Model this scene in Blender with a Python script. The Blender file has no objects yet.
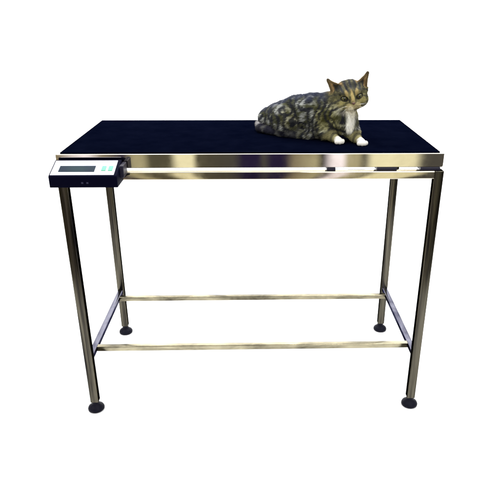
import bpy, math, random
import numpy as np
from mathutils import Vector, Matrix
random.seed(7); rng = np.random.default_rng(11)
S = bpy.context.scene
COL = S.collection

# ------------------------------------------------------------------ helpers
def link_mesh(name, me, mat, parent=None):
    o = bpy.data.objects.new(name, me); COL.objects.link(o)
    if mat: me.materials.append(mat)
    if parent: o.parent = parent
    return o

def smooth(me, angle=None):
    me.polygons.foreach_set('use_smooth', [True] * len(me.polygons))
    if angle is not None:
        me.set_sharp_from_angle(angle=math.radians(angle))

class MB:
    """collects bevelled boxes and lathes into one mesh"""
    def __init__(s): s.v = []; s.f = []
    def add(s, vs, fs):
        k = len(s.v); s.v += [tuple(v) for v in vs]; s.f += [tuple(i + k for i in f) for f in fs]
    def box(s, a, b, r=0.002, axis=None, seg=3):
        """box from a to b; rounded cross-section along axis (x/y/z) with radius r"""
        ax = axis if axis is not None else int(np.argmax(np.abs(np.array(b) - np.array(a))))
        u, w = [(1, 2), (2, 0), (0, 1)][ax]
        pts = []
        for cx, cy, a0 in ((1, 1, 0), (0, 1, 90), (0, 0, 180), (1, 0, 270)):
            px = b[u] - r if cx else a[u] + r
            py = b[w] - r if cy else a[w] + r
            for i in range(seg + 1):
                t = math.radians(a0 + 90 * i / seg)
                pts.append((px + r * math.cos(t), py + r * math.sin(t), px, py))
        n = len(pts); c = min(r * .5, .0015)
        vs = []
        for pos, sh in ((a[ax], 1), (a[ax] + c, 0), (b[ax] - c, 0), (b[ax], 1)):
            for (x, y, px, py) in pts:
                k = (r - c) / r if sh else 1
                q = [0, 0, 0]; q[ax] = pos; q[u] = px + (x - px) * k; q[w] = py + (y - py) * k
                vs.append(q)
        fs = []
        for l in range(3):
            for i in range(n):
                j = (i + 1) % n
                fs.append((l * n + i, l * n + j, (l + 1) * n + j, (l + 1) * n + i))
        fs.append(tuple(range(n - 1, -1, -1))); fs.append(tuple(range(3 * n, 4 * n)))
        s.add(vs, fs)
    def lathe(s, c, prof, n=28):
        vs = []; fs = []
        for r, z in prof:
            for i in range(n):
                t = 2 * math.pi * i / n
                vs.append((c[0] + r * math.cos(t), c[1] + r * math.sin(t), c[2] + z))
        for l in range(len(prof) - 1):
            for i in range(n):
                j = (i + 1) % n
                fs.append((l * n + i, l * n + j, (l + 1) * n + j, (l + 1) * n + i))
        fs.append(tuple(range(n - 1, -1, -1))); m = (len(prof) - 1) * n
        fs.append(tuple(range(m, m + n)))
        s.add(vs, fs)
    def prism_x(s, prof, x0, x1):
        """profile of (y,z) extruded in x"""
        n = len(prof)
        vs = [(x0, y, z) for y, z in prof] + [(x1, y, z) for y, z in prof]
        fs = [(i, (i + 1) % n, n + (i + 1) % n, n + i) for i in range(n)]
        fs += [tuple(range(n - 1, -1, -1)), tuple(range(n, 2 * n))]
        s.add(vs, fs)
    def build(s, name, mat, parent=None, ang=40, bevel=0):
        import bmesh
        me = bpy.data.meshes.new(name); me.from_pydata(s.v, [], s.f)
        bm = bmesh.new(); bm.from_mesh(me); bmesh.ops.recalc_face_normals(bm, faces=bm.faces)
        if bevel:
            bmesh.ops.bevel(bm, geom=list(bm.edges), offset=bevel, segments=3, profile=.5, affect='EDGES')
        bm.to_mesh(me); bm.free()
        smooth(me, ang)
        return link_mesh(name, me, mat, parent)

def empty(name, loc, label=None, cat=None):
    o = bpy.data.objects.new(name, None); COL.objects.link(o); o.location = loc
    o.empty_display_size = .1
    if label: o['label'] = label
    if cat: o['category'] = cat
    return o

# ------------------------------------------------------------------ materials
def mat(name, col=(.5, .5, .5), rough=.5, metal=0, spec=.5):
    m = bpy.data.materials.new(name); m.use_nodes = True
    b = m.node_tree.nodes['Principled BSDF']
    b.inputs['Base Color'].default_value = (*col, 1); b.inputs['Roughness'].default_value = rough
    b.inputs['Metallic'].default_value = metal; b.inputs['Specular IOR Level'].default_value = spec
    return m, m.node_tree, b

def noise_node(nt, scale, detail=3, rough=.55, stretch=(1, 1, 1), dist=0):
    tc = nt.nodes.new('ShaderNodeTexCoord'); mp = nt.nodes.new('ShaderNodeMapping')
    mp.inputs['Scale'].default_value = stretch
    nz = nt.nodes.new('ShaderNodeTexNoise'); nz.inputs['Scale'].default_value = scale
    nz.inputs['Detail'].default_value = detail; nz.inputs['Roughness'].default_value = rough
    nz.inputs['Distortion'].default_value = dist
    nt.links.new(tc.outputs['Object'], mp.inputs['Vector']); nt.links.new(mp.outputs['Vector'], nz.inputs['Vector'])
    return nz

def ramp(nt, src, stops):
    r = nt.nodes.new('ShaderNodeValToRGB'); nt.links.new(src, r.inputs['Fac'])
    e = r.color_ramp.elements
    while len(e) < len(stops): e.new(.5)
    for el, (p, c) in zip(e, stops):
        el.position = p; el.color = (*c, 1) if len(c) == 3 else c
    return r

def steel(name, lo, hi, r0, r1, bump=.03, stretch=(1, 1, 1), scale=9, edge=1.):
    """stainless steel: faint staining or painted reflection streaks in colour, uneven polish, slightly wavy surface"""
    m, nt, b = mat(name, hi, r0, 1); b.inputs['Specular Tint'].default_value = (edge, edge, edge, 1)
    n1 = noise_node(nt, scale, 4, .6, stretch, .4)
    c = ramp(nt, n1.outputs['Fac'], [(.3, lo), (.68, hi)]); nt.links.new(c.outputs['Color'], b.inputs['Base Color'])
    n2 = noise_node(nt, scale * 3, 4, .65, stretch)
    mr = nt.nodes.new('ShaderNodeMapRange'); nt.links.new(n2.outputs['Fac'], mr.inputs['Value'])
    mr.inputs['From Min'].default_value = .3; mr.inputs['From Max'].default_value = .7
    mr.inputs['To Min'].default_value = r0; mr.inputs['To Max'].default_value = r1
    nt.links.new(mr.outputs['Result'], b.inputs['Roughness'])
    n3 = noise_node(nt, 5, 2, .5, stretch)
    bp = nt.nodes.new('ShaderNodeBump'); bp.inputs['Strength'].default_value = bump; bp.inputs['Distance'].default_value = .02
    nt.links.new(n3.outputs['Fac'], bp.inputs['Height']); nt.links.new(bp.outputs['Normal'], b.inputs['Normal'])
    return m

M_TRAY = steel('tray_steel', (.50, .47, .39), (.62, .59, .50), .02, .055, .004)
M_FRAME = steel('frame_steel', (.42, .38, .29), (.56, .52, .42), .03, .09, .008)
M_LEG = steel('leg_steel', (.012, .011, .012), (.120, .110, .082), .12, .28, .05, (6, 6, .22), 11, .12)  # pale and dark upright streaks paint highlights into the colour
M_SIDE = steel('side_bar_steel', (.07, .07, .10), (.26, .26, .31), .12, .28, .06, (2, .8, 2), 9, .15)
M_BAR = steel('stretcher_steel', (.045, .040, .030), (.45, .41, .28), .10, .26, .05, (.8, 2, 2), 8)  # gold and dark streaks painted in for reflections along the bars
M_DARK, _, _ = mat('dark_metal', (.008, .007, .018), .45, 0, .25)

M_MAT, nt, b = mat('mat_rubber', (.004, .0052, .0125), 1.0, 0, 0)
n = noise_node(nt, 900, 2, .5); bp = nt.nodes.new('ShaderNodeBump'); bp.inputs['Strength'].default_value = .5; bp.inputs['Distance'].default_value = .001
nt.links.new(n.outputs['Fac'], bp.inputs['Height']); nt.links.new(bp.outputs['Normal'], b.inputs['Normal'])
n = noise_node(nt, 14, 5, .65); c = ramp(nt, n.outputs['Fac'], [(.3, (.0005, .0009, .0038)), (.75, (.0013, .0019, .0062))])
nt.links.new(c.outputs['Color'], b.inputs['Base Color'])

M_FOOT, nt, b = mat('foot_rubber', (.0025, .0025, .008), .5, 0, .1)
M_CASE, nt, b = mat('black_plastic', (.0012, .0012, .0075), .6, 0, .02)
n = noise_node(nt, 700, 2); bp = nt.nodes.new('ShaderNodeBump'); bp.inputs['Strength'].default_value = .25; bp.inputs['Distance'].default_value = .0006
nt.links.new(n.outputs['Fac'], bp.inputs['Height']); nt.links.new(bp.outputs['Normal'], b.inputs['Normal'])
M_PANEL, _, _ = mat('panel_film', (.62, .62, .72), .4)
M_LCD, nt, b = mat('lcd_glass', (.012, .022, .035), .5, 0, .08)
n = noise_node(nt, 14, 1); c = ramp(nt, n.outputs['Fac'], [(.35, (.004, .008, .022)), (.65, (.008, .024, .028))]); nt.links.new(c.outputs['Color'], b.inputs['Base Color'])
M_KEY, _, _ = mat('green_key', (.13, .44, .26), .5, 0, .1)
M_MARK, _, _ = mat('grey_print', (.022, .022, .05), .5, 0, .2)

M_PAPER, nt, b = mat('white_paper', (.86, .86, .86), .9, 0, .1)
n = noise_node(nt, 3, 4); c = ramp(nt, n.outputs['Fac'], [(.3, (.85, .85, .85)), (.7, (.87, .87, .87))]); nt.links.new(c.outputs['Color'], b.inputs['Base Color'])

# ------------------------------------------------------------------ backdrop: a seamless white paper sweep
prof = [(-1.0, 0), (2.2, 0)]
for i in range(1, 13):
    t = math.radians(90 * i / 12); prof.append((2.2 + .8 * math.sin(t), .8 - .8 * math.cos(t)))
prof.append((3.0, 3.4))
vs = [(x, y, z) for x in (-3.2, 3.2) for y, z in prof]; n_ = len(prof)
fs = [(i, n_ + i, n_ + i + 1, i + 1) for i in range(n_ - 1)]
me = bpy.data.meshes.new('backdrop'); me.from_pydata(vs, [], fs); smooth(me, 60)
bd = link_mesh('backdrop', me, M_PAPER); bd['kind'] = 'structure'

# ------------------------------------------------------------------ the weighing table
D = .5773; WL = .6038; T = .029; H = .9666
TB = .9225; FT = .9115; FB = .886; LB = .038         # tray bottom, frame top / bottom, leg bottom
table = empty('weighing_table', (0, D / 2, 0), 'long stainless steel weighing table with black mat top and open legs', 'table')
def P(o):   # parent keeping world placement
    o.parent = table; o.matrix_parent_inverse = Matrix.Translation((0, -D / 2, 0)); return o

m = MB(); m.box((-.6, .008, TB), (.6, .569, H), .0035, axis=1)
tray = P(m.build('tray', M_TRAY))
m = MB(); m.box((-.5885, .0185, H - .001), (.5885, .5585, H + .003), .0015, axis=0)
mat_o = P(m.build('rubber_mat', M_MAT)); mat_o['label'] = 'black rubber mat covering the table top'
ZM = H + .003
# spacers that carry the tray on the frame
for x0, x1 in ((.530, .592), (.392, .455), (.235, .262), (-.592, -.530)):
    for y0, y1 in ((.006, .05), (D - .05, D - .006)):
        m = MB(); m.box((x0, y0, FT), (x1, y1, TB), .002); P(m.build('spacer', M_DARK))
# frame under the tray
for y in (0, D - T):
    m = MB(); m.box((-WL + T, y + .001, FB), (WL - T, y + T - .001, FT), .003); P(m.build('frame_rail', M_FRAME))
for x in (-WL, WL - T):
    m = MB(); m.box((x + .001, T, FB), (x + T - .001, D - T, FT), .003); P(m.build('frame_rail', M_FRAME))
# legs with a levelling foot each
for x in (-WL, WL - T):
    for y in (0, D - T):
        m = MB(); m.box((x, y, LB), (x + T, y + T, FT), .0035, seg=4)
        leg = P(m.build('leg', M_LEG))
        c = (x + T / 2, y + T / 2, 0)
        m = MB(); m.lathe(c, [(.0265, 0), (.0295, .003), (.030, .008), (.0275, .014), (.021, .020), (.015, .0245), (.013, .029), (.013, LB)])
        ft = m.build('levelling_foot', M_FOOT); ft.parent = leg
# lower stretchers: side bars leg to leg, long bars between the side bars
ZR = .228; B = .020; RI = .083
for x in (-WL + T / 2, WL - T / 2):
    m = MB(); m.box((x - B / 2, T, ZR - B), (x + B / 2, D - T, ZR), .0025); P(m.build('stretcher', M_SIDE))
for y in (RI, D - RI - B):
    m = MB(); m.box((-WL + T / 2 + B / 2, y, ZR - B), (WL - T / 2 - B / 2, y + B, ZR), .0025); P(m.build('stretcher', M_BAR))

# digital weight indicator on the left front corner
IX0, IX1 = -.596, -.396
ind_c = MB()
ind_c.prism_x([(-.090, .890), (-.090, .9235), (-.087, .9265), (-.010, .9525), (-.004, .9525), (-.004, .905), (-.010, .890)], IX0, IX1)
ind = P(ind_c.build('weight_indicator', M_CASE, bevel=.0016)); ind['label'] = 'black digital weight display with white sloping panel'
slope = Vector((0, .077, .026)).normalized(); nrm = Vector((0, -.026, .077)).normalized()
o0 = Vector((0, -.087, .9265))
LEN = math.hypot(.077, .026)
def plate(name, x0, x1, s0, s1, t, mt, lift=0., skew=0., parent=ind):
    vs = []
    for h in (lift - .0008, lift + t):
        for (x, s) in ((x0, s0), (x1, s0), (x1 + skew, s1), (x0 + skew, s1)):
            vs.append(tuple(Vector((x, 0, 0)) + o0 + slope * s + nrm * h))
    q = MB(); q.add(vs, [(0, 1, 2, 3), (4, 5, 6, 7), (0, 1, 5, 4), (1, 2, 6, 5), (2, 3, 7, 6), (3, 0, 4, 7)])
    o = q.build(name, mt, bevel=.0003)
    o.parent = parent
    return o
plate('front_panel', IX0 + .004, IX1 - .010, .002, LEN - .003, .0008, M_PANEL)
plate('display_screen', -.572, -.466, .017, .049, .0008, M_LCD, .0010)
for x in (-.440, -.420):
    plate('key', x - .0062, x + .0062, .022, .046, .0022, M_KEY, .0008)
# small printed marks on the front edge of the case
for x in (-.502, -.487):
    q = MB(); q.box((x, -.0906, .902), (x + .006, -.0896, .907), .0003); o = q.build('printed_mark', M_MARK)
    o.parent = ind
# bracket holding the case to the frame
q = MB(); q.box((IX1 - .0005, -.050, .908), (IX1 + .012, .0015, .945), .003, axis=1)
q.box((IX0 + .05, -.006, .893), (IX1 - .05, .0008, .908), .002)
o = q.build('bracket', M_DARK); o.parent = ind

# ------------------------------------------------------------------ the cat
def V(*a): return np.array(a, np.float32)
def nrmz(v): v = np.asarray(v, np.float64); return v / np.linalg.norm(v)
HC = V(.322, .185, .147)                       # head centre, heights above the mat
ang = math.radians(2); F = nrmz((math.sin(ang), -math.cos(ang), -.11))
U = nrmz(V(0, 0, 1) - F * F[2]); X = np.cross(-F, U)
ro = math.radians(10)                          # tilted towards its right shoulder
Xh = X * math.cos(ro) + U * math.sin(ro); Uh = -X * math.sin(ro) + U * math.cos(ro)
R = np.stack([Xh, F, Uh]).astype(np.float32)   # world -> head
HS = 1.13
def h2w(p): return HC + (np.asarray(p, np.float32) * HS) @ R

class SDF:
    def __init__(s, lo, hi, st):
        s.lo = np.array(lo, np.float32); s.st = st
        n = np.ceil((np.array(hi) - np.array(lo)) / st).astype(int) + 1
        ax = [s.lo[i] + st * np.arange(n[i], dtype=np.float32) for i in range(3)]
        s.P = np.stack(np.meshgrid(*ax, indexing='ij'), -1); s.d = np.full(tuple(n), 1.0, np.float32); s.n = n
    def win(s, c0, c1, pad):
        lo = np.maximum(((np.minimum(c0, c1) - pad - s.lo) / s.st).astype(int), 0)
        hi = np.minimum(((np.maximum(c0, c1) + pad - s.lo) / s.st).astype(int) + 2, s.n)
        return tuple(slice(a, b) for a, b in zip(lo, hi))
    def mix(s, w, d, k):
        a = s.d[w]
        h = np.clip(.5 + .5 * (a - d) / k, 0, 1)
        s.d[w] = a * (1 - h) + d * h - k * h * (1 - h)
    def cut(s, w, d, k):
        a = s.d[w]; d = -d
        h = np.clip(.5 - .5 * (a - d) / k, 0, 1)
        s.d[w] = a * (1 - h) + d * h + k * h * (1 - h)
    def caps(s, a, b, ra, rb, k=.02):
        a = np.asarray(a, np.float32); b = np.asarray(b, np.float32)
        w = s.win(a, b, max(ra, rb) + 3 * k + .01); p = s.P[w]
        ba = b - a; t = np.clip(((p - a) @ ba) / max(float(ba @ ba), 1e-9), 0, 1)
        d = np.linalg.norm(p - a - t[..., None] * ba, axis=-1) - (ra + (rb - ra) * t)
        s.mix(w, d, k)
    def ell(s, c, r, ax=None, k=.015, cut=False):
        c = np.asarray(c, np.float32); r = np.asarray(r, np.float32)
        w = s.win(c, c, float(r.max()) + 3 * k + .01); q = s.P[w] - c
        if ax is not None: q = q @ np.asarray(ax, np.float32).T
        k0 = np.linalg.norm(q / r, axis=-1); k1 = np.linalg.norm(q / (r * r), axis=-1) + 1e-9
        d = k0 * (k0 - 1) / k1
        d = np.where(k0 < 1e-3, -r.min(), d)
        (s.cut if cut else s.mix)(w, d, k)
    def tri(s, a, b, c, th, k):
        a, b, c = [np.asarray(v, np.float32) for v in (a, b, c)]
        lo = np.minimum(np.minimum(a, b), c); hi = np.maximum(np.maximum(a, b), c)
        w = s.win(lo, hi, th + 3 * k + .006); p = s.P[w]
        def d2(p, a, b):
            ba = b - a; t = np.clip(((p - a) @ ba) / float(ba @ ba), 0, 1)
            return np.sum((p - a - t[..., None] * ba) ** 2, -1)
        n = np.cross(b - a, c - a); n = n / np.linalg.norm(n)
        ins = ((p - a) @ np.cross(n, b - a) > 0) & ((p - b) @ np.cross(n, c - b) > 0) & ((p - c) @ np.cross(n, a - c) > 0)
        e = np.minimum(np.minimum(d2(p, a, b), d2(p, b, c)), d2(p, c, a))
        d = np.sqrt(np.where(ins, ((p - a) @ n) ** 2, e)) - th
        s.mix(w, d.astype(np.float32), k)
    def mesh(s):
        """naive surface nets"""
        f = s.d; ins = f < 0; n = np.array(f.shape)
        cs = np.zeros(tuple(n - 1), np.int8)
        for dx in (0, 1):
            for dy in (0, 1):
                for dz in (0, 1):
                    cs += ins[dx:n[0] - 1 + dx, dy:n[1] - 1 + dy, dz:n[2] - 1 + dz]
        act = (cs > 0) & (cs < 8); idx = np.full(act.shape, -1, np.int64)
        c = np.argwhere(act); idx[act] = np.arange(len(c))
        acc = np.zeros((len(c), 3)); cnt = np.zeros(len(c))
        cor = [np.array((i, j, k)) for i in (0, 1) for j in (0, 1) for k in (0, 1)]
        for A in cor:
            for ax in range(3):
                if A[ax]: continue
                Bc = A.copy(); Bc[ax] = 1
                fa = f[tuple((c + A).T)]; fb = f[tuple((c + Bc).T)]
                x = (fa < 0) != (fb < 0)
                t = np.where(x, fa / np.where(x, fa - fb, 1), 0)
                acc[x] += (A + (Bc - A) * t[:, None])[x]; cnt[x] += 1
        v = s.lo + (c + acc / cnt[:, None]) * s.st
        quads = []
        for ax in range(3):
            u, w = (ax + 1) % 3, (ax + 2) % 3
            sl0 = [slice(None)] * 3; sl1 = [slice(None)] * 3; sl0[ax] = slice(0, -1); sl1[ax] = slice(1, None)
            a = ins[tuple(sl0)]; b = ins[tuple(sl1)]
            e = np.argwhere(a != b)
            e = e[(e[:, u] > 0) & (e[:, w] > 0) & (e[:, u] < n[u] - 1) & (e[:, w] < n[w] - 1)]
            fl = a[tuple(e.T)]
            du = np.zeros(3, int); du[u] = 1; dw = np.zeros(3, int); dw[w] = 1
            q = np.stack([idx[tuple((e - du - dw).T)], idx[tuple((e - dw).T)], idx[tuple(e.T)], idx[tuple((e - du).T)]], 1)
            q[~fl] = q[~fl][:, ::-1]
            quads.append(q)
        return v, np.concatenate(quads)

sd = SDF((-.01, .06, -.005), (.43, .41, .25), .0021)
# trunk: rump to chest, lying on the belly, curving towards the camera at the front
SP = [(.068, .345, .042), (.110, .311, .051), (.160, .278, .069), (.212, .246, .081), (.260, .216, .089), (.294, .186, .080)]
SR = [.042, .055, .061, .062, .056, .046]
for i in range(5): sd.caps(SP[i], SP[i + 1], SR[i], SR[i + 1], .012)
sd.caps((.11, .300, .036), (.265, .205, .036), .042, .038, .02)
sd.caps((.265, .215, .098), (.315, .19, .135), .046, .040, .022)                # neck
sd.caps((.298, .168, .095), (.312, .168, .050), .034, .030, .018)                # chest front
# near thigh, hind foot; far thigh
bx = nrmz((.82, -.57, .12)); by = nrmz(np.cross((0, 0, 1), bx)); bz = np.cross(bx, by)
sd.ell((.118, .252, .052), (.058, .034, .055), np.stack([bx, by, bz]), .004)
sd.caps((.105, .252, .018), (.196, .204, .013), .018, .014, .010)
sd.ell((.125, .355, .052), (.066, .034, .05), np.stack([bx, by, bz]), .014)
# tail round the near side of the rump
tl = [(.058, .362, .030), (.030, .348, .020), (.030, .315, .016), (.060, .283, .0145), (.100, .250, .0135), (.135, .226, .0125)]
tr_ = [.018, .0150, .0125, .0115, .0110, .009]
for i in range(5): sd.caps(tl[i], tl[i + 1], tr_[i], tr_[i + 1], .006)
# forelegs
PAWS = [((.262, .190, .080), (.252, .178, .032), (.272, .152, .015), (.285, .131)), ((.318, .200, .076), (.328, .176, .040), (.347, .138, .015), (.357, .106))]
for sh, el, wr, pw in PAWS:
    sd.caps(sh, el, .036, .027, .010); sd.caps(el, wr, .0235, .0145, .010)
    sd.caps(wr, (*pw, .0105), .0135, .0120, .006)
    dr = nrmz((pw[0] - wr[0], pw[1] - wr[1])); sdv = np.array((-dr[1], dr[0]))
    for k_, (o_, f_) in enumerate(((-.0125, .006), (-.0045, .012), (.0045, .012), (.0125, .006))):
        q = np.array(pw) + dr * f_ + sdv * o_
        sd.ell((q[0], q[1], .0078), (.0070, .0070, .0080), None, .0022)
# head
def HE(c, r, k=.012, cut=False): sd.ell(h2w(c), np.array(r) * HS, R, k, cut)
HE((0, -.004, .003), (.046, .045, .038), .014)
for s_ in (-1, 1):
    HE((s_ * .0255, .010, -.014), (.0250, .026, .0215), .014)
    HE((s_ * .019, .028, .016), (.014, .012, .009), .008)          # brow
HE((0, .036, -.017), (.019, .020, .0145), .010)
for s_ in (-1, 1): HE((s_ * .0085, .047, -.018), (.0105, .010, .0095), .004)
HE((0, .043, -.028), (.010, .010, .007), .004)
sd.caps(h2w((0, .030, .016)), h2w((0, .052, -.006)), .0105 * HS, .0065 * HS, .006)
EYE = [(-.0215, .0345, .0030), (.0215, .0345, .0030)]
for e in EYE: HE((e[0], e[1] + .006, e[2]), (.0084, .008, .0058), .003, cut=True)
for s_ in (-1, 1):
    tip = h2w((s_ * .0575, -.004, .0535)); inn = h2w((s_ * .018, .007, .031)); out = h2w((s_ * .0485, .000, .004)); bk = h2w((s_ * .040, -.015, .017))
    tip2 = h2w((s_ * .060, -.010, .063))
    sd.tri(inn, tip, bk, .0026, .010); sd.tri(out, tip, bk, .0026, .010)
# rest on the mat: nothing below the mat plane
sd.d = np.maximum(sd.d, -(sd.P[..., 2] - .0012))
bv, bq = sd.mesh()

# --- value noise
_N = rng.random((64, 64, 64)).astype(np.float32)
def vnoise(p, sc):
    q = p * sc + 100.0; i = np.floor(q).astype(int); f = q - i; f = f * f * (3 - 2 * f); i = i % 64; j = (i + 1) % 64
    r = 0
    for a in (0, 1):
        for b in (0, 1):
            for c in (0, 1):
                w = (f[:, 0] if a else 1 - f[:, 0]) * (f[:, 1] if b else 1 - f[:, 1]) * (f[:, 2] if c else 1 - f[:, 2])
                r = r + w * _N[(j if a else i)[:, 0], (j if b else i)[:, 1], (j if c else i)[:, 2]]
    return r
def sst(x, a, b): t = np.clip((x - a) / (b - a), 0, 1); return t * t * (3 - 2 * t)
def lerp(a, b, t): return a * (1 - t[:, None]) + np.asarray(b) * t[:, None]
SPN = np.array(SP)
def coat(p):
    """the cat's own coat colours (tabby bands, white bib and paws) at points p; plus fur length"""
    n = len(p)
    hl = ((p - HC) @ R.T) / HS                          # head-local
    dh = np.linalg.norm(hl, axis=1)
    headw = 1 - sst(dh, .050, .072)
    # along the trunk
    best = np.full(n, 9.); t_al = np.zeros(n); lat = np.zeros((n, 3))
    L0 = 0
    for i in range(5):
        a, b = SPN[i], SPN[i + 1]; ba = b - a; l = np.linalg.norm(ba)
        t = np.clip(((p - a) @ ba) / l ** 2, 0, 1 if i < 4 else 2.5); q = p - a - t[:, None] * ba; d = np.linalg.norm(q, axis=1)
        m_ = d < best; best[m_] = d[m_]; t_al[m_] = L0 + t[m_] * l; lat[m_] = q[m_]; L0 += l
    up = lat[:, 2] / (best + 1e-6)
    n1 = vnoise(p, 45); n2 = vnoise(p + 3, 110); n3 = vnoise(p + 7, 22)
    n4 = vnoise(p + 5, 190); n5 = vnoise(p + 9, 33)
    c = lerp(np.tile((.045, .047, .024), (n, 1)), (.31, .32, .30), sst(n1 * .40 + n2 * .35 + n4 * .25, .42, .70))
    ph = t_al / .034 + (n3 - .5) * 2.4 + (n1 - .5) * 1.2 + up * .25
    st = sst(np.sin(2 * np.pi * ph) + (n2 - .5) * 1.1 + (n5 - .5) * 1.0, -.08, .34)
    hq = np.linalg.norm(((p - np.array((.118, .252, .052))) @ np.stack([bx, by, bz]).T) / np.array((.058, .06, .055)), axis=1)
    crease_shade = (1 - sst(np.abs(hq - 1.12), .05, .14)) * sst(p[:, 0] - p[:, 1], -.16, -.10) * (1 - sst(p[:, 1], .25, .28))
    c = lerp(c, (.010, .011, .014), crease_shade * .85)  # painted shade in the crease around the near thigh
    wz = 1 - sst(np.linalg.norm((p - np.array((.262, .19, .07))) / np.array((.06, .07, .075)), axis=1) + (n5 - .5) * .5, .6, 1.15)
    c = lerp(c, c * np.array((.98, .90, .40)), wz * .9)
    wz2 = 1 - sst(np.linalg.norm((p - np.array((.135, .24, .06))) / np.array((.04, .06, .045)), axis=1) + (n5 - .5) * .5, .6, 1.15)
    c = lerp(c, c * np.array((1.0, .92, .55)), wz2 * .7)
    c = lerp(c, (.008, .009, .014), st * .94)
    c = lerp(c, (.016, .020, .042), sst(up + (n1 - .5) * .3, .60, .95) * .8)       # dark back line, with a bluish reflection painted in
    c = lerp(c, (.20, .19, .15), sst(-up, .2, .9) * .25 * (1 - st))
    # tail rings and legs
    dt = np.full(n, 9.); tt = np.zeros(n); L0 = 0
    for i in range(5):
        a, b = np.array(tl[i]), np.array(tl[i + 1]); ba = b - a; l = np.linalg.norm(ba)
        t = np.clip(((p - a) @ ba) / l ** 2, 0, 1); d = np.linalg.norm(p - a - t[:, None] * ba, axis=1)
        m_ = d < dt; dt[m_] = d[m_]; tt[m_] = L0 + t[m_] * l; L0 += l
    tw = 1 - sst(dt, .019, .024)
    tc = lerp(np.tile((.06, .06, .058), (n, 1)), (.012, .012, .02), sst(n1 * .6 + n2 * .4 + .12 * np.sin(2 * np.pi * tt / .034), .3, .6))
    tc = lerp(tc, (.34, .33, .33), (1 - sst(np.linalg.norm(p - np.array((.036, .335, .034)), axis=1), .016, .026)) * .8)
    c = c * (1 - tw[:, None]) + tc * tw[:, None]
    for sh, el, wr, pw in PAWS:
        a = np.array(wr); b = np.array((*pw, .012)); ba = b - a
        t = ((p - a) @ ba) / (ba @ ba)
        d = np.linalg.norm(p - a - np.clip(t, -1.2, 1.4)[:, None] * ba, axis=1)
        lw = (1 - sst(d, .022, .032)) * sst(t, -1.3, -.9)
        lc = lerp(np.tile((.19, .172, .080), (n, 1)), (.02, .02, .015), sst(np.sin(t * 7 + n1 * 2), .2, .8) * .7)
        lc = lerp(lc, (.58, .56, .50), sst(t + (n2 - .5) * .3, .55, .8))
        c = c * (1 - lw[:, None]) + lc * lw[:, None]
    # white bib
    q = (p - np.array((.322, .140, .082))) / np.array((.0185, .045, .042))
    bib = 1 - sst(np.linalg.norm(q, axis=1) + (n1 - .5) * .5, .75, 1.1)
    c = lerp(c, (.80, .78, .66), bib)
    # head
    ax_, ay, az = hl[:, 0], hl[:, 1], hl[:, 2]; sx = np.abs(ax_)
    g = lerp(np.tile((.058, .055, .026), (n, 1)), (.185, .168, .075), sst(n2 * .6 + n4 * .4, .35, .65))
    top = sst(az, .008, .026)
    g = lerp(g, (.022, .023, .026), top * (.62 + .36 * sst(np.sin(ax_ * 520 + n1 * 2.5) + (n2 - .5), -.2, .6)))
    chk = sst(np.sin(az * 420 + sx * 190 + n1 * 2), .25, .75) * sst(sx, .022, .032)
    g = lerp(g, (.03, .03, .024), chk * .75)
    g = lerp(g, (.40, .31, .13), (1 - sst(np.hypot((sx - .014 - (az - .017) * .2) / .0045, (az - .017) / .0085), .5, 1.4)) * sst(ay, .005, .02) * .75)   # brow
    g = lerp(g, (.36, .28, .11), (1 - sst(np.hypot((sx) / .0045, (az - .006) / .020), .5, 1.3)) * sst(ay, .02, .03) * .8)      # bridge
    muz = (1 - sst(np.hypot(sx / .021, (az + .021) / .013), .8, 1.25)) * sst(ay, .018, .032)
    cb = (1 - sst(np.hypot((sx - .028) / .013, (az + .012) / .011), .5, 1.3)) * sst(ay, .0, .02)
    g = lerp(g, (.24, .21, .08), cb * .7 * sst(n2, .3, .6))
    g = lerp(g, (.44, .37, .17), muz * .9)
    g = lerp(g, (.05, .04, .025), sst(np.sin(az * 1500), .2, .8) * muz * sst(sx, .006, .010) * .35)
    chin = sst(-az, .026, .032) * sst(ay, .01, .03)
    g = lerp(g, (.70, .65, .50), chin)
    em = np.hypot((sx - .0215) / .0112, (az - .0030 - (sx - .0215) * .14) / .0082)
    g = lerp(g, (.012, .011, .010), (1 - sst(em, .88, 1.12)) * sst(ay, .012, .022))
    tear = (1 - sst(np.abs(sx - .0095 - (.0 - az) * -.15), .0015, .0035)) * sst(az, -.012, -.006) * (1 - sst(az, .0, .004)) * sst(ay, .03, .036)
    g = lerp(g, (.02, .018, .015), tear * .8)
    mth = (1 - sst(np.abs(az + .0255 - sx * .15), .0010, .0026)) * (1 - sst(sx, .010, .014)) * sst(ay, .036, .042)
    g = lerp(g, (.025, .016, .012), mth * .95)
    # ears: dark rims and backs, warm inside
    ear = sst(az - (sx - .03) * .2, .033, .042) * sst(sx, .016, .022)
    ear = np.maximum(ear, sst(sx, .037, .043) * sst(az, .010, .018) * (1 - sst(ay, .0, .008)))
    g = lerp(g, (.34, .225, .10), ear * .9)
    def seg(ax0, az0, ax1, az1):
        ux, uz = ax1 - ax0, az1 - az0; t = np.clip(((sx - ax0) * ux + (az - az0) * uz) / (ux * ux + uz * uz), 0, 1)
        return np.hypot(sx - ax0 - t * ux, az - az0 - t * uz)
    edge = 1 - sst(np.minimum(seg(.021, .030, .0575, .0535), seg(.0475, .006, .0575, .0535)) + (n4 - .5) * .002, .0022, .0052)
    g = lerp(g, (.060, .048, .024), edge * ear * .8)
    rim = ear * np.maximum(sst(az, .049, .056), sst(-ay, .008, .014) * .8)
    g = lerp(g, (.03, .025, .018), rim * .8)
    hw = np.maximum(headw, ear * (dh < .11))
    c = c * (1 - hw[:, None]) + g * hw[:, None]
    ln = .0125 * np.ones(n)
    ln = ln * (1 - tw) + .008 * tw
    face = sst(ay, -.01, .035)
    ln = ln * (1 - hw) + hw * (.0085 * (1 - face) + .0028 * face)
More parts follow.
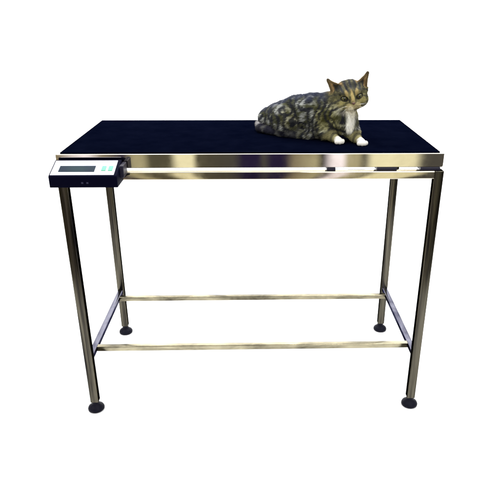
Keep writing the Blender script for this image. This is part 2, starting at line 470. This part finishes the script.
    ln = np.where(ear * (dh < .11) > .5, .0028, ln)
    for sh, el, wr, pw in PAWS:
        d = np.linalg.norm(p - np.array((*pw, .012)), axis=1); w = 1 - sst(d, .022, .05); ln = ln * (1 - w) + .0022 * w
    ln = ln * (1 + .15 * bib)
    # no fur through the eyeballs
    ln = np.where((em < 1.35) & (ay > .018) & (hw > .5), .0012, ln)
    return np.clip(c, .004, .9), ln, hw, hl, tw

def set_col(me, cols):
    a = me.color_attributes.new('coat', 'FLOAT_COLOR', 'POINT')
    buf = np.ones((len(cols), 4), np.float32); buf[:, :3] = cols
    a.data.foreach_set('color', buf.ravel())

def np_mesh(name, v, quads=None, tris=None):
    me = bpy.data.meshes.new(name)
    quads = np.zeros((0, 4), int) if quads is None else quads; tris = np.zeros((0, 3), int) if tris is None else tris
    me.vertices.add(len(v)); me.vertices.foreach_set('co', np.asarray(v, np.float32).ravel())
    nl = quads.size + tris.size; me.loops.add(nl)
    me.loops.foreach_set('vertex_index', np.concatenate([quads.ravel(), tris.ravel()]).astype(np.int32))
    me.polygons.add(len(quads) + len(tris))
    ls = np.concatenate([np.arange(len(quads)) * 4, quads.size + np.arange(len(tris)) * 3]).astype(np.int32)
    me.polygons.foreach_set('loop_start', ls)
    me.update(calc_edges=True); me.validate()
    return me

def coat_mat(name, rough):
    m, nt, b = mat(name, (.2, .2, .2), rough, 0, .06)
    a = nt.nodes.new('ShaderNodeAttribute'); a.attribute_name = 'coat'
    nt.links.new(a.outputs['Color'], b.inputs['Base Color'])
    return m
M_SKIN = coat_mat('cat_coat', .8); M_FUR = coat_mat('cat_fur', .6)

cat = empty('tabby_cat', (.2, .24, ZM), 'grey brown tabby cat with white chest and paws lying on the black mat', 'cat')
OFF = np.array((.2, .24, 0))
cols, ln, hw, hl, tw = coat(bv)
me = np_mesh('body', bv - OFF, bq); set_col(me, cols); smooth(me)
body = link_mesh('body', me, M_SKIN, cat)

# --- fur: single hairs as slim tapered blades
tri = np.concatenate([bq[:, [0, 1, 2]], bq[:, [0, 2, 3]]])
fn = np.cross(bv[tri[:, 1]] - bv[tri[:, 0]], bv[tri[:, 2]] - bv[tri[:, 0]]); ar = np.linalg.norm(fn, axis=1)
vn = np.zeros_like(bv)
for k_ in range(3): np.add.at(vn, tri[:, k_], fn)
vn /= np.linalg.norm(vn, axis=1)[:, None] + 1e-12
wt = ar * (1 + 1.3 * hw[tri[:, 0]]); wt[bv[tri[:, 0], 2] < .004] = 0
NF = 165000
pick = rng.choice(len(tri), NF, p=wt / wt.sum())
r1 = np.sqrt(rng.random(NF)); r2 = rng.random(NF); bc = np.stack([1 - r1, r1 * (1 - r2), r1 * r2], 1)
p = np.einsum('ij,ijk->ik', bc, bv[tri[pick]]); nr = np.einsum('ij,ijk->ik', bc, vn[tri[pick]]); nr /= np.linalg.norm(nr, axis=1)[:, None]
cols, ln, hw, hl, tw = coat(p)
nose = h2w((0, .058, -.006))
fl_body = np.where((p[:, 0] > .27)[:, None], np.array((-.35, .45, -.75)), np.array((-.80, .58, -.38)))
away = p - nose; away /= np.linalg.norm(away, axis=1)[:, None] + 1e-9
fl = fl_body * (1 - hw[:, None]) + away * hw[:, None]
chestm = sst(-np.linalg.norm((p - np.array((.322, .140, .080))) / np.array((.024, .05, .048)), axis=1), -1.2, -.8)
fl = lerp(fl, (.0, -.1, -1.0), chestm * (1 - hw))
fl = fl - nr * np.sum(fl * nr, 1)[:, None]; fl /= np.linalg.norm(fl, axis=1)[:, None] + 1e-9
clump = np.stack([vnoise(p + 11 * k_, 75) - .5 for k_ in range(3)], 1)
d0 = fl * .85 + nr * .42 + clump * .7 + rng.normal(0, .16, (NF, 3)); d0 /= np.linalg.norm(d0, axis=1)[:, None]
d1 = d0 * .8 + fl * .45 - nr * .12; d1[:, 2] -= .08; d1 /= np.linalg.norm(d1, axis=1)[:, None]
ln = ln * rng.uniform(.65, 1.25, NF)
side = np.cross(nr, d0); side /= np.linalg.norm(side, axis=1)[:, None] + 1e-9
wd = np.where(ln > .005, .00046, .00034) * rng.uniform(.7, 1.2, NF)
root = p - nr * .0006; mid = root + d0 * (ln * .5)[:, None]; tip = mid + d1 * (ln * .5)[:, None]
tip[:, 2] = np.maximum(tip[:, 2], .0012); mid[:, 2] = np.maximum(mid[:, 2], .0012)
fv = np.stack([root - side * wd[:, None], root + side * wd[:, None], mid + side * wd[:, None] * .8, mid - side * wd[:, None] * .8, tip], 1).reshape(-1, 3)
b5 = np.arange(NF)[:, None] * 5
cj = cols * rng.uniform(.58, 1.42, (NF, 1))
fc = np.repeat(cj[:, None, :], 5, 1); fc[:, 4] *= 1.2; fc[:, 0:2] *= .9
me = np_mesh('fur', fv - OFF, b5 + np.array([0, 1, 2, 3]), b5 + np.array([3, 2, 4])); set_col(me, np.clip(fc.reshape(-1, 3), .003, .92)); smooth(me)
link_mesh('fur', me, M_FUR, cat)

# --- eyes: amber-green iris with a slit pupil, defined in the eye's own space
M_EYE, nt, b = mat('cat_eye', (.1, .1, .02), .06, 0, .6)
tc = nt.nodes.new('ShaderNodeTexCoord'); sp = nt.nodes.new('ShaderNodeSeparateXYZ'); nt.links.new(tc.outputs['Object'], sp.inputs[0])
def mth(op, a, b_=None):
    q = nt.nodes.new('ShaderNodeMath'); q.operation = op
    for i, v in enumerate((a, b_)):
        if v is None: continue
        if isinstance(v, (int, float)): q.inputs[i].default_value = v
        else: nt.links.new(v, q.inputs[i])
    return q.outputs[0]
px = mth('POWER', mth('ABSOLUTE', mth('DIVIDE', sp.outputs['X'], .0034)), 2); pz = mth('POWER', mth('ABSOLUTE', mth('DIVIDE', sp.outputs['Z'], .0066)), 2)
ir = ramp(nt, mth('ADD', px, pz), [(.0, (.004, .004, .004)), (.62, (.004, .004, .004)), (.80, (.085, .08, .024)), (1, (.07, .068, .022))])
nt.links.new(ir.outputs['Color'], b.inputs['Base Color'])
import bmesh
for e in EYE:
    me = bpy.data.meshes.new('eye'); bm = bmesh.new(); bmesh.ops.create_uvsphere(bm, u_segments=24, v_segments=16, radius=.0088 * HS); bm.to_mesh(me); bm.free(); smooth(me)
    o = link_mesh('eye', me, M_EYE, cat)
    mw = Matrix(((Xh[0], F[0], Uh[0]), (Xh[1], F[1], Uh[1]), (Xh[2], F[2], Uh[2]))).to_4x4()
    pos = h2w((e[0], e[1] - .0048, e[2]))
    o.matrix_local = Matrix.Translation(Vector((pos - OFF).tolist())) @ mw
# --- nose leather
M_NOSE, _, _ = mat('nose_leather', (.075, .030, .022), .4)
me = bpy.data.meshes.new('nose'); bm = bmesh.new(); bmesh.ops.create_uvsphere(bm, u_segments=20, v_segments=14, radius=1)
for v in bm.verts:
    t = (1 + v.co.z) / 2; v.co = Vector((v.co.x * .0062 * (.45 + .65 * t), v.co.y * .0042, v.co.z * .0042))
bm.to_mesh(me); bm.free(); smooth(me)
o = link_mesh('nose', me, M_NOSE, cat); o.matrix_local = Matrix.Translation(Vector((h2w((0, .0565, -.0085)) - OFF).tolist())) @ mw
# --- whiskers
M_WH, _, _ = mat('whisker', (.75, .74, .70), .4)
q = MB()
for s_ in (-1, 1):
    for k_ in range(6):
        a = np.array((s_ * (.011 + .002 * (k_ % 3)), .052 - .003 * (k_ % 3), -.016 - .0035 * (k_ // 3)))
        L = .036 + .010 * random.random(); el = math.radians(14 - 9 * k_ + random.uniform(-5, 5)); fwd = random.uniform(-.1, .35)
        d = np.array((s_ * math.cos(el), fwd, math.sin(el))); pts = []
        for i in range(7):
            t = i / 6; pts.append(h2w(a + d * L * t + np.array((0, -.006 * t * t, -.010 * t * t))) - OFF)
        vs = []
        for i, c_ in enumerate(pts):
            r_ = .0002 * (1 - i / 6.6)
            for j in range(4):
                t = j * math.pi / 2; vs.append(c_ + r_ * (math.cos(t) * Uh + math.sin(t) * F))
        q.add(vs, [(i * 4 + j, i * 4 + (j + 1) % 4, i * 4 + 4 + (j + 1) % 4, i * 4 + 4 + j) for i in range(6) for j in range(4)])
q.build('whiskers', M_WH, cat)

# ------------------------------------------------------------------ light: invented studio surround and added softboxes
w = bpy.data.worlds.new('World'); S.world = w; w.use_nodes = True; nt = w.node_tree
bg = nt.nodes['Background']
tc = nt.nodes.new('ShaderNodeTexCoord'); sp = nt.nodes.new('ShaderNodeSeparateXYZ'); nt.links.new(tc.outputs['Generated'], sp.inputs[0])
q_ = mth('DIVIDE', sp.outputs['X'], mth('MAXIMUM', mth('ABSOLUTE', sp.outputs['Y']), .05))
# invented colour bands by bearing, placed to show as reflections in the steel front
fac = mth('ADD', mth('DIVIDE', q_, .8), .5)
gold, olive, brt, pur, drk, tan, lil, gry = (.70, .63, .40), (.14, .125, .085), (1.5, 1.40, .98), (.030, .020, .075), (.02, .018, .024), (.42, .35, .24), (1.7, 1.55, 1.75), (.12, .11, .10)
bands = [(-.60, tan), (-.52, lil), (-.47, tan), (-.40, pur), (-.37, gold), (-.345, gold), (-.32, olive), (-.26, olive), (-.235, brt), (-.19, brt), (-.175, olive), (-.06, gry), (-.035, pur), (.015, pur), (.03, gry), (.055, pur), (.10, pur), (.125, tan), (.19, gold), (.215, drk), (.245, lil), (.275, lil), (.295, gold), (.325, gold), (.345, gry), (.37, brt), (.50, brt), (.53, gry), (.62, gry)]
b2 = [(((x_ / 1.744) / .8 + .5), c_) for x_, c_ in bands]
rp = ramp(nt, fac, b2)
upm = nt.nodes.new('ShaderNodeMapRange'); nt.links.new(sp.outputs['Z'], upm.inputs['Value'])
upm.inputs['From Min'].default_value = .05; upm.inputs['From Max'].default_value = .35
mx = nt.nodes.new('ShaderNodeMix'); mx.data_type = 'RGBA'
nt.links.new(upm.outputs['Result'], mx.inputs[0]); nt.links.new(rp.outputs['Color'], mx.inputs[6]); mx.inputs[7].default_value = (.55, .55, .58, 1)
nt.links.new(mx.outputs[2], bg.inputs['Color']); bg.inputs['Strength'].default_value = 1.0

def area(name, loc, target, size, power, col=(1, 1, 1)):
    l = bpy.data.lights.new(name, 'AREA'); l.shape = 'RECTANGLE'; l.size, l.size_y = size; l.energy = power; l.color = col
    o = bpy.data.objects.new(name, l); COL.objects.link(o); o.location = loc
    o.rotation_euler = (Vector(target) - Vector(loc)).to_track_quat('-Z', 'Y').to_euler(); return o
area('added_softbox', (0, .4, 3.2), (0, .4, 0), (4.5, 3.2), 165)
area('added_softbox', (-2.6, -1.2, 2.4), (0, .5, .5), (1.6, 1.6), 36)
area('added_softbox', (2.6, -1.2, 2.4), (0, .5, .5), (1.6, 1.6), 22)
area('added_softbox', (.9, -2.4, 2.0), (.3, .2, 1.0), (1.0, 1.0), 34)  # front fill added to brighten the cat's white chest
area('added_softbox', (0, 1.0, 3.0), (0, 3.0, 1.2), (4, 1), 190)  # added to whiten the backdrop and lift the shade under the table

# ------------------------------------------------------------------ camera
cd = bpy.data.cameras.new('camera'); co = bpy.data.objects.new('camera', cd); COL.objects.link(co); S.camera = co
cd.sensor_width = 36; cd.lens = 572.58 / 500 * 36; cd.shift_x = -19.614 / 500; cd.shift_y = 8.005 / 500; cd.clip_end = 100
pi_, ya, rl = .4164, .0286, .0039
fw = Vector((math.sin(ya) * math.cos(pi_), math.cos(ya) * math.cos(pi_), -math.sin(pi_)))
rt = Vector((math.cos(ya), -math.sin(ya), 0)); up = rt.cross(fw)
r2 = rt * math.cos(rl) + up * math.sin(rl); u2 = -rt * math.sin(rl) + up * math.cos(rl)
co.matrix_world = Matrix(((r2.x, u2.x, -fw.x, .0069), (r2.y, u2.y, -fw.y, -1.7362), (r2.z, u2.z, -fw.z, 1.3867), (0, 0, 0, 1)))
S.view_settings.view_transform = 'Standard'; S.view_settings.look = 'None'; S.view_settings.exposure = 0
